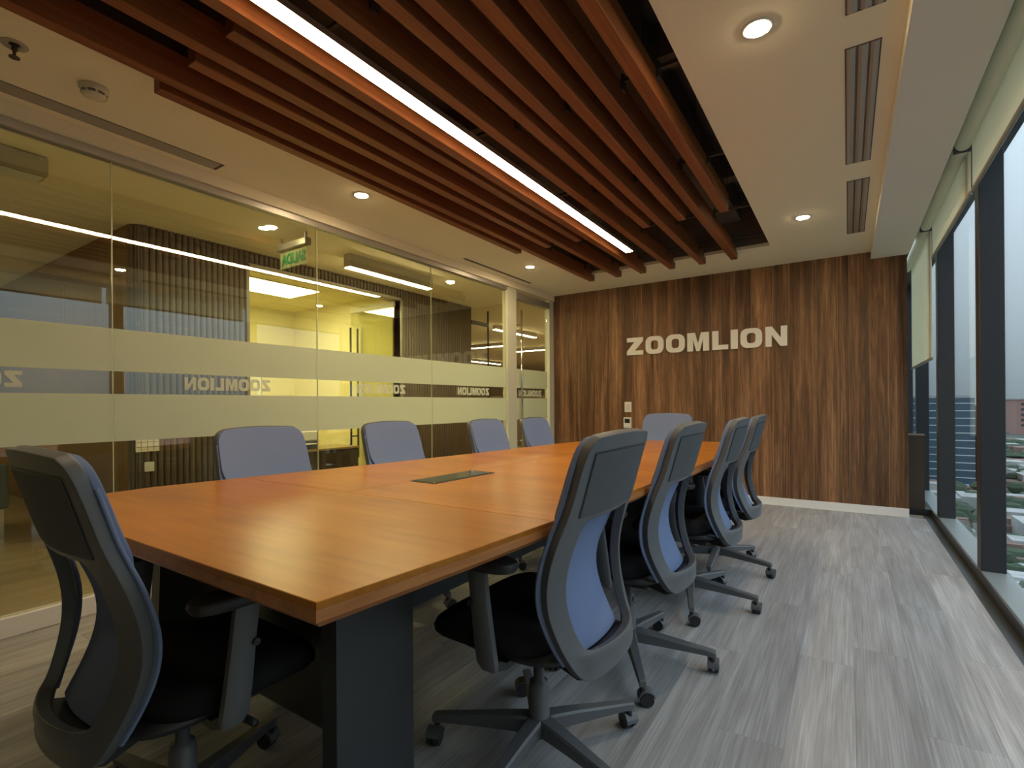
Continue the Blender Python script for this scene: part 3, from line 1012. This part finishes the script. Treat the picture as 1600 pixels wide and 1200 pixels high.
    # --- armrests
    for sd in (-1, 1):
        a = MB()
        X = lambda v: sd * v
        def sec(c, w, d):      # rounded section in the plane of x / y (post) at height c.z
            cx, cy, cz = c
            return [(X(cx - w), cy - d * .6, cz), (X(cx - w * .6), cy - d, cz), (X(cx + w * .6), cy - d, cz), (X(cx + w), cy - d * .6, cz),
                    (X(cx + w), cy + d * .6, cz), (X(cx + w * .6), cy + d, cz), (X(cx - w * .6), cy + d, cz), (X(cx - w), cy + d * .6, cz)]
        a.loft([sec((0.262, -0.012, 0.375), .010, .022), sec((0.268, -0.010, 0.395), .014, .028), sec((0.272, -0.004, 0.45), .014, .028), sec((0.275, 0.006, 0.55), .013, .026), sec((0.276, 0.016, 0.640), .013, .026)])
        pt = smooth_by_angle(a.build('arm_post', M['plastic'], root), 50)
        b = MB()
        b.loft([[(X(0.12), -0.035, 0.362), (X(0.12), 0.025, 0.362), (X(0.12), 0.025, 0.378), (X(0.12), -0.035, 0.378)],
                [(X(0.22), -0.035, 0.362), (X(0.22), 0.018, 0.362), (X(0.22), 0.018, 0.380), (X(0.22), -0.035, 0.380)],
                [(X(0.268), -0.034, 0.378), (X(0.268), 0.014, 0.378), (X(0.250), 0.014, 0.398), (X(0.250), -0.034, 0.398)]])
        b.build('arm_bracket', M['plastic_black'], pt)
        MB().cyl((X(0.285), 0.028, 0.545), (X(0.294), 0.028, 0.545), 0.008, n=12).build('arm_button', M['plastic_black'], pt)
        c = MB()
        def pad(z, k):
            return [(X(0.272 + u * k), 0.025 + v * k, z) for u, v in sq(0.042, -0.125, 0.125, 28, 3.2)]
        c.loft([pad(0.634, .80), pad(0.638, .95), pad(0.650, 1.0), pad(0.660, .97), pad(0.664, .86)])
        smooth_by_angle(c.build('arm_pad', M['plastic_black'], root), 50)
    # --- gas column and five-star base
    MB().lathe([(0.034, 0.075), (0.034, 0.12), (0.031, 0.125), (0.031, 0.215), (0.027, 0.22), (0.027, 0.23), (0.016, 0.231), (0.016, 0.325)], 24).build('gas_column', M['plastic'], root, True)
    L0 = None
    for k in range(5):
        if L0 is None:
            g = MB()
            def ls(r, w, zt, zb):
                return [(r, -w * .75, zt), (r, w * .75, zt), (r, w, zt - .006), (r, w * .8, zb), (r, -w * .8, zb), (r, -w, zt - .006)]
            g.loft([ls(0.0, .026, .128, .082), ls(0.045, .025, .128, .080), ls(0.12, .021, .120, .078), ls(0.22, .0175, .106, .074), ls(0.30, .015, .096, .070), ls(0.326, .0145, .092, .066), ls(0.335, .012, .088, .068)])
            L0 = smooth_by_angle(g.build('base_leg', M['plastic'], root), 35)
            w = MB()
            w.cyl((0.322, 0, 0.045), (0.322, 0, 0.070), 0.009, n=10)
            w.build('caster_stem', M['plastic_black'], L0, True)
            w = MB()
            for s2 in (-1, 1):
                w.cyl((0.325 + s2 * 0.0035, 0.014, 0.0265), (0.325 + s2 * 0.0195, 0.014, 0.0265), 0.0262, 0.0235, n=24)
            w.box(0.3215, 0.3285, -0.004, 0.020, 0.022, 0.045)
            cw = w.build('caster', M['plastic_black'], L0)
            smooth_by_angle(cw, 30)
            w = MB()
            arc = [(0.014 + 0.0305 * math.cos(R(t_)), 0.0265 + 0.0305 * math.sin(R(t_))) for t_ in range(20, 181, 20)] + [(0.014 + 0.027 * math.cos(R(t_)), 0.0265 + 0.027 * math.sin(R(t_))) for t_ in range(180, 19, -20)]
            w.prism(arc, 'X', 0.3035, 0.3465)
            w.build('caster_hood', M['plastic'], L0)
        else:
            c = copy_tree(L0, root)
            c.rotation_euler = (0, 0, 2 * PI * k / 5)
    return root

chair0 = make_chair()
UPPER = {'back_frame', 'backrest', 'edge_trim', 'seat', 'seat_pan', 'back_bracket', 'tilt_mechanism', 'tilt_lever', 'arm_post', 'arm_pad'}
# (x, y of the hub, facing in degrees, first base leg in degrees (world), lift, label)
GRP = 'swivel chairs around the conference table'
chairs = [
    (-0.768, 1.290, 180, 56.5, 0.004, 'charcoal swivel chair on the window side of the table, nearest the viewer'),
    (-0.757, 1.993, 180, 11.0, 0.002, 'charcoal swivel chair on the window side, second from the viewer'),
    (-0.707, 2.760, 180, -2.0, 0.0, 'charcoal swivel chair on the window side, third from the viewer'),
    (-0.705, 3.430, 180, -14.0, 0.0, 'charcoal swivel chair on the window side, nearest the timber wall'),
    (-2.010, 1.300, 0, 30.0, -0.020, 'swivel chair with grey blue backrest facing the table, largest by the glass partition'),
    (-2.010, 2.090, 0, 50.0, -0.022, 'swivel chair by the glass partition, second from the near end'),
    (-1.930, 2.940, 2, 20.0, -0.032, 'swivel chair by the glass partition, third from the near end'),
    (-1.980, 3.690, 0, 65.0, -0.040, 'swivel chair in front of the glass door, by the partition'),
    (-1.270, 4.060, -90, 10.0, -0.012, 'swivel chair at the far head of the table, back to the timber wall'),
    (-1.360, 0.580, 89, 40.0, -0.005, 'dark swivel chair at the near head of the table, its back to the viewer'),
]
for k, (x_, y_, face, leg, lift, lab) in enumerate(chairs):
    c = chair0 if k == 0 else copy_tree(chair0)
    c.location = (x_, y_, 0)
    c.rotation_euler = (0, 0, R(face - 90))
    c['label'] = lab
    c['group'] = GRP
    n5 = 0
    for ch in c.children:
        base = ch.name.split('.')[0]
        if base in UPPER:
            ch.location.z = lift
        if base == 'base_leg':
            ch.rotation_euler = (0, 0, R(leg - (face - 90)) + 2 * PI * n5 / 5)
            n5 += 1

# ------------------------------------------------------------------ corridor beyond the glass
SX, CZ2 = -4.85, 2.56
struct(MB().box(-16, GX - 0.03, NY - 2, 22, -0.12, 0.0).build('floor_corridor', M['corridor_floor']), 'tan plank corridor floor beyond the glass')
struct(MB().box(-16, GX - 0.05, NY - 2, 22, CZ2, CZ2 + 0.05).build('ceiling_corridor', M['ceiling']), 'corridor ceiling beyond the glass')
# fluted wall: core plus half-round flutes
OY0, OY1, EY, CY = 2.69, 4.70, 6.20, 1.72
cw = MB()
cw.box(SX - 0.16, SX - 0.022, CY + 0.05, OY0, 0, CZ2)
cw.box(SX - 0.16, SX - 0.022, OY1, EY, 0, CZ2)
cw.box(SX - 0.16, SX - 0.022, OY0, OY1, 2.44, CZ2)
cw.box(-9.0, SX - 0.10, CY + 0.022, CY + 0.12, 0, CZ2)
core = struct(cw.build('wall_corridor', M['flute']), 'taupe vertically fluted corridor wall with rounded corner')
fb = MB()
def flute(x0, y0, z0, z1, nx, ny, w=0.05):
    pts = []
    for k in range(7):
        a = PI * k / 6
        u, v = -w * 0.44 * math.cos(a), 0.022 * math.sin(a)
        pts.append((x0 + nx * v - ny * u, y0 + ny * v + nx * u))
    fb.prism(pts, 'Z', z0, z1)
yy = CY + 0.10
while yy < EY:
    if yy < OY0 - 0.02 or yy > OY1 + 0.02:
        flute(SX - 0.022, yy, 0, CZ2, 1, 0)
    else:
        flute(SX - 0.022, yy, 2.44, CZ2, 1, 0)
    yy += 0.05
for k in range(5):
    a = R(-90 + 18 * (k + 0.5))
    flute(SX - 0.122 + 0.1 * math.cos(a), CY + 0.122 + 0.1 * math.sin(a), 0, CZ2, math.cos(a), math.sin(a), 0.035)
f_ = fb.build('flutes', M['flute'], core, True)
f_['kind'] = 'stuff'
fb = MB()
xx = SX - 0.15
while xx > -8.9:
    flute(xx, CY + 0.022, 0, CZ2, 0, -1, 0.036)
    xx -= 0.036
f_ = fb.build('return_flutes', mat('brown_fluted_panel', (0.36, 0.235, 0.11), 0.6, spec=0.3), core, True)
f_['kind'] = 'stuff'
f_['label'] = 'brown finely fluted return of the corridor wall'
# frame of the office opening
of = MB()
of.box(SX - 0.16, SX + 0.004, OY0 - 0.03, OY0, 0, 2.44).box(SX - 0.16, SX + 0.004, OY1, OY1 + 0.03, 0, 2.44).box(SX - 0.16, SX + 0.004, OY0 - 0.03, OY1 + 0.03, 2.41, 2.445)
struct(of.build('door_2', M['grey_vent']), 'metal frame of the lit office opening')
# lit office
ow = MB()
ow.box(-7.4, -7.3, 1.9, 4.85, 0, 2.56)
ow.box(-7.3, SX - 0.16, 4.76, 4.86, 0, 2.56)
ow.box(-7.3, SX - 0.16, 1.86, 1.96, 0, 2.56)
struct(ow.build('wall_office', M['office_wall']), 'yellow lit walls of the office across the corridor')
struct(box('ceiling_office', M['office_wall'], -7.3, SX - 0.16, 1.96, 4.76, 2.525, 2.555), 'office ceiling across the corridor')
t = thing('ceiling_light_panel', 'wide bright ceiling panel light in the yellow office', 'ceiling light', (-5.98, 3.45, 2.525))
box('panel_frame', M['white'], -0.34, 0.34, -0.62, 0.62, -0.012, 0.0, t)
box('panel_diffuser', M['office_led'], -0.32, 0.32, -0.60, 0.60, -0.016, -0.012, t)
# office credenza with printer and whiteboard
t = thing('low_credenza', 'dark low cabinet inside the yellow office', 'cabinet', (-5.55, 3.85, 0))
MB().box(-0.25, 0.25, -0.62, 0.50, 0.0, 0.50, 0.004).build('cabinet_body', M['credenza'], t)
MB().box(-0.26, 0.27, -0.64, 0.52, 0.50, 0.525, 0.003).build('cabinet_top', mat('credenza_top', (0.30, 0.21, 0.09), 0.35), t)
for k in range(2):
    box('cabinet_door', M['credenza'], 0.25, 0.262, -0.61 + 0.56 * k, -0.06 + 0.56 * k, 0.02, 0.48, t)
t = thing('printer', 'pale desktop printer on the low dark cabinet in the office', 'printer', (-5.55, 3.62, 0.525))
MB().box(-0.17, 0.17, -0.2, 0.2, 0.0, 0.10, 0.01).build('printer_body', M['plastic'], t)
MB().box(-0.17, 0.17, -0.2, 0.2, 0.10, 0.22, 0.012).build('printer_lid', M['white'], t)
MB().box(0.17, 0.25, -0.13, 0.13, 0.06, 0.072, 0.002).build('paper_tray', M['white'], t)
t = thing('whiteboard', 'long pale whiteboard on the back wall of the yellow office', 'whiteboard', (-7.295, 3.3, 1.45))
box('board_surface', M['board'], 0.0, 0.02, -0.9, 0.9, -0.5, 0.5, t)
box('board_rim', M['alu'], 0.0, 0.012, -0.92, 0.92, -0.52, 0.52, t)
# open glass door leaf of the office
dl2 = struct(MB().box(-0.86, -0.01, -0.005, 0.005, 0.012, 2.33).build('door_3', M['glass'], None, loc=(SX - 0.06, OY1 - 0.06, 0)), 'open glass door leaf of the office with dark pull bars')
MB().box(-0.86, -0.01, -0.018, 0.018, 2.33, 2.40).build('door_header', mat('office_door_rail', (0.62, 0.58, 0.40), 0.4), dl2)
for s in (-1, 1):
    hb = MB()
    hb.cyl((-0.80, s * 0.06, 0.32), (-0.80, s * 0.06, 2.12), 0.014, n=12)
    for zz in (0.62, 1.62):
        hb.cyl((-0.80, s * 0.006, zz), (-0.80, s * 0.06, zz), 0.011, n=10)
    hb.build('pull_handle', M['bronze'], dl2, True)
# corridor lights
t = thing('ceiling_linear_light', 'slim linear light fixture lit along its lower edge in the corridor', 'ceiling light', (-4.14, 3.88, 2.42))
MB().box(-0.05, 0.05, -0.60, 0.60, 0.008, 0.14, 0.006).build('light_housing', M['grey_vent'], t)
MB().box(-0.04, 0.04, -0.59, 0.59, 0.0, 0.008).build('light_diffuser', M['corr_led'], t)
t = thing('ceiling_emergency_light', 'unlit pale box fixture on the corridor ceiling near the photo edge', 'ceiling light', (-4.1, 0.72, 2.44))
MB().box(-0.09, 0.09, -0.28, 0.28, 0.0, 0.12, 0.012).build('light_housing', M['grey_vent'], t)
MB().box(-0.07, 0.07, -0.26, 0.26, -0.01, 0.0, 0.004).build('light_diffuser', M['white'], t)
for x_, y_, lab in ((-4.117, 2.415, 'round corridor downlight just before the exit sign'), (-4.09, 4.80, 'round corridor downlight beyond the linear light'), (-4.1, -0.4, 'round corridor downlight beside the viewer'), (-4.1, 7.4, 'round corridor downlight past the fluted wall')):
    c = copy_tree(d0)
    c.location = (x_, y_, CZ2)
    c['label'] = lab
    c['group'] = 'corridor downlights'
    for ch in c.children:
        if ch.name.startswith('lens'):
            ch.data = ch.data.copy()
            ch.data.materials[0] = M['corr_down']
t = thing('ceiling_linear_light', 'slim linear light over the lobby beside the bench, outside the photo', 'ceiling light', (-6.4, -0.8, 2.42))  # lamp added out of view to brighten the return wall and lobby floor
MB().box(-0.05, 0.05, -0.80, 0.80, 0.008, 0.14, 0.006).build('light_housing', M['grey_vent'], t)
MB().box(-0.04, 0.04, -0.79, 0.79, 0.0, 0.008).build('light_diffuser', M['corr_led'], t)
# exit sign hanging across the corridor, read from the far side
t = thing('exit_sign', 'hanging green SALIDA exit sign seen mirrored from behind in the corridor', 'sign', (-4.085, 2.665, 2.56))
MB().box(-0.22, 0.22, -0.03, 0.03, -0.12, -0.055, 0.008).build('sign_housing', mat('exit_housing', (0.22, 0.20, 0.16), 0.4, metal=0.4), t)
MB().box(-0.19, -0.17, -0.01, 0.01, -0.055, 0.0).box(0.17, 0.19, -0.01, 0.01, -0.055, 0.0).build('hanger', M['grey_vent'], t)
MB().box(-0.20, 0.20, -0.003, 0.003, -0.275, -0.12).build('sign_plate', M['sign_acrylic'], t)
me = text_mesh('SALIDA', 0.125, 0.010, 0.003)
me.materials.append(M['exitgreen'])
xsv = [v.co.x for v in me.vertices]
ysv = [v.co.y for v in me.vertices]
sx_ = 0.34 / (max(xsv) - min(xsv))
sy_ = 0.095 / (max(ysv) - min(ysv))
for v in me.vertices:
    v.co.x = (v.co.x - min(xsv)) * sx_ - 0.17
    v.co.y = (v.co.y - min(ysv)) * sy_
o = bpy.data.objects.new('sign_text', me)
sc.collection.objects.link(o)
o.parent = t
o.location = (0, 0.0, -0.245)
o.rotation_euler = (PI / 2, 0, PI)
# socket plates on the fluted wall
t = thing('wall_socket', 'small white socket plate on the fluted corridor wall', 'socket', (SX, 1.83, 0.55))
MB().box(0.0, 0.010, -0.035, 0.035, -0.04, 0.04, 0.002).build('plate', M['white'], t)
MB().box(0.010, 0.012, -0.015, 0.015, -0.018, 0.018, 0.001).build('socket_face', M['base'], t)
t = thing('wall_notice', 'white gridded paper notice on the fluted corridor wall', 'notice', (SX, 1.82, 0.735))
MB().box(0.0, 0.003, -0.085, 0.085, -0.058, 0.058).build('paper', M['board'], t)  # flat white plate with raised dark grid lines
g_ = MB()
for k in (-1, 0, 1):
    g_.box(0.003, 0.0036, k * 0.045 - 0.0018, k * 0.045 + 0.0018, -0.05, 0.05)
for k in (-1, 1):
    g_.box(0.003, 0.0036, -0.08, 0.08, k * 0.02 - 0.0018, k * 0.02 + 0.0018)
g_.build('printed_grid', M['plastic'], t)
# lounge bench, left edge
t = thing('lounge_bench', 'grey upholstered bench on thin metal legs beyond the glass', 'bench', (-5.95, 0.72, 0))
MB().box(-0.35, 0.33, -0.55, 0.42, 0.24, 0.38, 0.02, 2).build('bench_seat', M['bench'], t)
MB().box(0.25, 0.35, -0.55, 0.42, 0.24, 0.60, 0.02, 2).build('bench_back', M['bench'], t)
for sx in (-0.32, 0.31):
    for sy in (-0.50, 0.38):
        MB().box(sx - 0.012, sx + 0.012, sy - 0.012, sy + 0.012, 0.0, 0.24).build('leg', M['steel'], t)
# far end of the lobby and of the open office
lw = MB()
lw.box(-9.1, -9.0, NY - 2, CY + 0.1, 0, CZ2)
lw.box(-9.0, GX - 0.05, NY - 2.1, NY - 2.0, 0, CZ2)
struct(lw.build('wall_lobby', M['wall']), 'lobby walls at the left beyond the glass')
fw_ = MB()
fw_.box(-16, -3.0, 21.9, 22.0, 0, CZ2)
fw_.box(-16.1, -16, 5, 22, 0, CZ2)
fw_.box(GX - 0.05, GX + 0.05, BY + 0.14, 22, 0, CZ2)
fw_.box(-16, SX - 0.16, 4.86, 4.96, 0, CZ2)
fw_.box(-16, GX - 0.05, NY - 2.2, NY - 2.1, 0, CZ2)
struct(fw_.build('wall_open_office', M['wall']), 'far walls of the open office past the fluted wall')
for k, (x_, y_, L, rz) in enumerate(((-7.6, 10.2, 1.6, 90), (-10.4, 13.6, 2.6, 0), (-5.6, 8.6, 1.5, 0), (-6.6, 11.6, 2.6, 90), (-7.2, 15.5, 3.0, 90), (-4.1, 9.6, 2.4, 0))):
    t = thing('ceiling_office_light', 'thin bright linear light deep in the open office, %s one' % ('nearest left', 'long left', 'nearest the glass door', 'middle', 'farthest', 'right')[k], 'ceiling light', (x_, y_, 2.47), R(rz), 'linear lights of the open office')
    MB().box(-0.04, 0.04, -L / 2, L / 2, 0.01, 0.09).build('light_housing', M['grey_vent'], t)
    MB().box(-0.035, 0.035, -L / 2, L / 2, 0.0, 0.01).build('light_diffuser', M['corr_led'], t)
gp = MB()
gp.box(SX - 0.02, SX, EY + 0.42, EY + 0.44, 0, CZ2).box(SX - 0.02, SX, EY, EY + 0.44, 2.3, 2.36)
gp.build('glazing_post', M['facade'], core)
dsk = MB()
for k in range(4):
    yb = 10.5 + 2.2 * k
    dsk.box(-12, -6.0, yb, yb + 0.05, 0, 1.25)
struct(dsk.build('trim_30', M['flute']), 'low desk screens far off in the open office')

# ------------------------------------------------------------------ the city outside
GZ = -40.0
struct(MB().box(-300, 1500, -300, 2500, GZ - 1, GZ).build('ground', M['cityground']), 'city ground far below the windows')
t = thing('office_tower', 'blue glass office tower with white floor bands outside the window', 'building', (34, 330, GZ))
MB().box(-14, 15.5, -15, 15, 0, 42.5).build('tower_body', M['blueglass'], t)
for k in range(12):
    z_ = 1.2 + 3.5 * k
    MB().box(-14.1, 15.6, -15.15, 15.1, z_, z_ + 0.35).build('floor_band', M['bandwhite'], t)
MB().box(-13, 14, -14, 14, 42.5, 43.6).build('parapet', M['roof'], t)
MB().box(-10, 15.7, -16.2, -15, 0.5, 2.0).build('canopy', M['bluesign'], t)
t = thing('apartment_block', 'pink apartment building with rows of dark windows on the skyline', 'building', (205, 870, GZ))
MB().box(-36, 60, -30, 30, 0, 42).build('block_body', M['pink'], t)
MB().box(-37, 61, -31, 31, 42, 43.5).build('block_roof', M['roof'], t)
for zf in range(5):
    for k in range(10):
        MB().box(-32 + 9 * k, -26.5 + 9 * k, -30.3, -29.8, 10 + 6.3 * zf, 12.8 + 6.3 * zf).build('window', M['windark'], t)
t = thing('pink_house', 'narrow salmon building beside the blue glass tower', 'building', (54.2, 330, GZ))
MB().box(-3.6, 4.5, -14, 14, 0, 38).build('house_body', M['pink'], t)
MB().box(-3.9, 4.8, -14.3, 14.3, 38, 39).build('house_roof', M['roof'], t)
rh = MB()
rt = MB()
rr = MB()
random.seed(11)
def in_city(x_, y_):
    return x_ > 5 and not (16 < x_ < 64 and 300 < y_ < 360) and not (160 < x_ < 275 and 830 < y_ < 905)
cells = []
for k in range(3600):
    d = 45 + 620 * random.random() ** 1.7
    an = R(2 + 40 * random.random()) if k % 4 else R(-20 + 75 * random.random())
    x_, y_ = d * math.sin(an), d * math.cos(an)
    if not in_city(x_, y_):
        continue
    f = 1 + d / 350
    q = random.random()
    if q < 0.36:
        w, l, h = random.uniform(1.5, 3.6) * f, random.uniform(1.5, 4.0) * f, random.uniform(2.5, 7)
        (rh if random.random() < 0.62 else rr).box(x_ - w, x_ + w, y_ - l, y_ + l, GZ, GZ + h)
    else:
        w, h = random.uniform(1.6, 3.4) * f, random.uniform(3, 7.5)
        rt.lathe([(0.3, 0), (w * .75, h * .35), (w * .95, h * .65), (w * .6, h * .92), (0.1, h)], 7, (x_, y_, GZ))
tag(rr.build('house_walls', M['clay']), 'clay coloured low houses mixed among the pale ones below', 'houses', kind='stuff')
tag(rh.build('house_roofs', M['roof']), 'sea of low pale houses far below the windows', 'houses', kind='stuff')
tag(rt.build('tree_canopies', M['tree']), 'dark green trees scattered between the houses below', 'trees', kind='stuff')
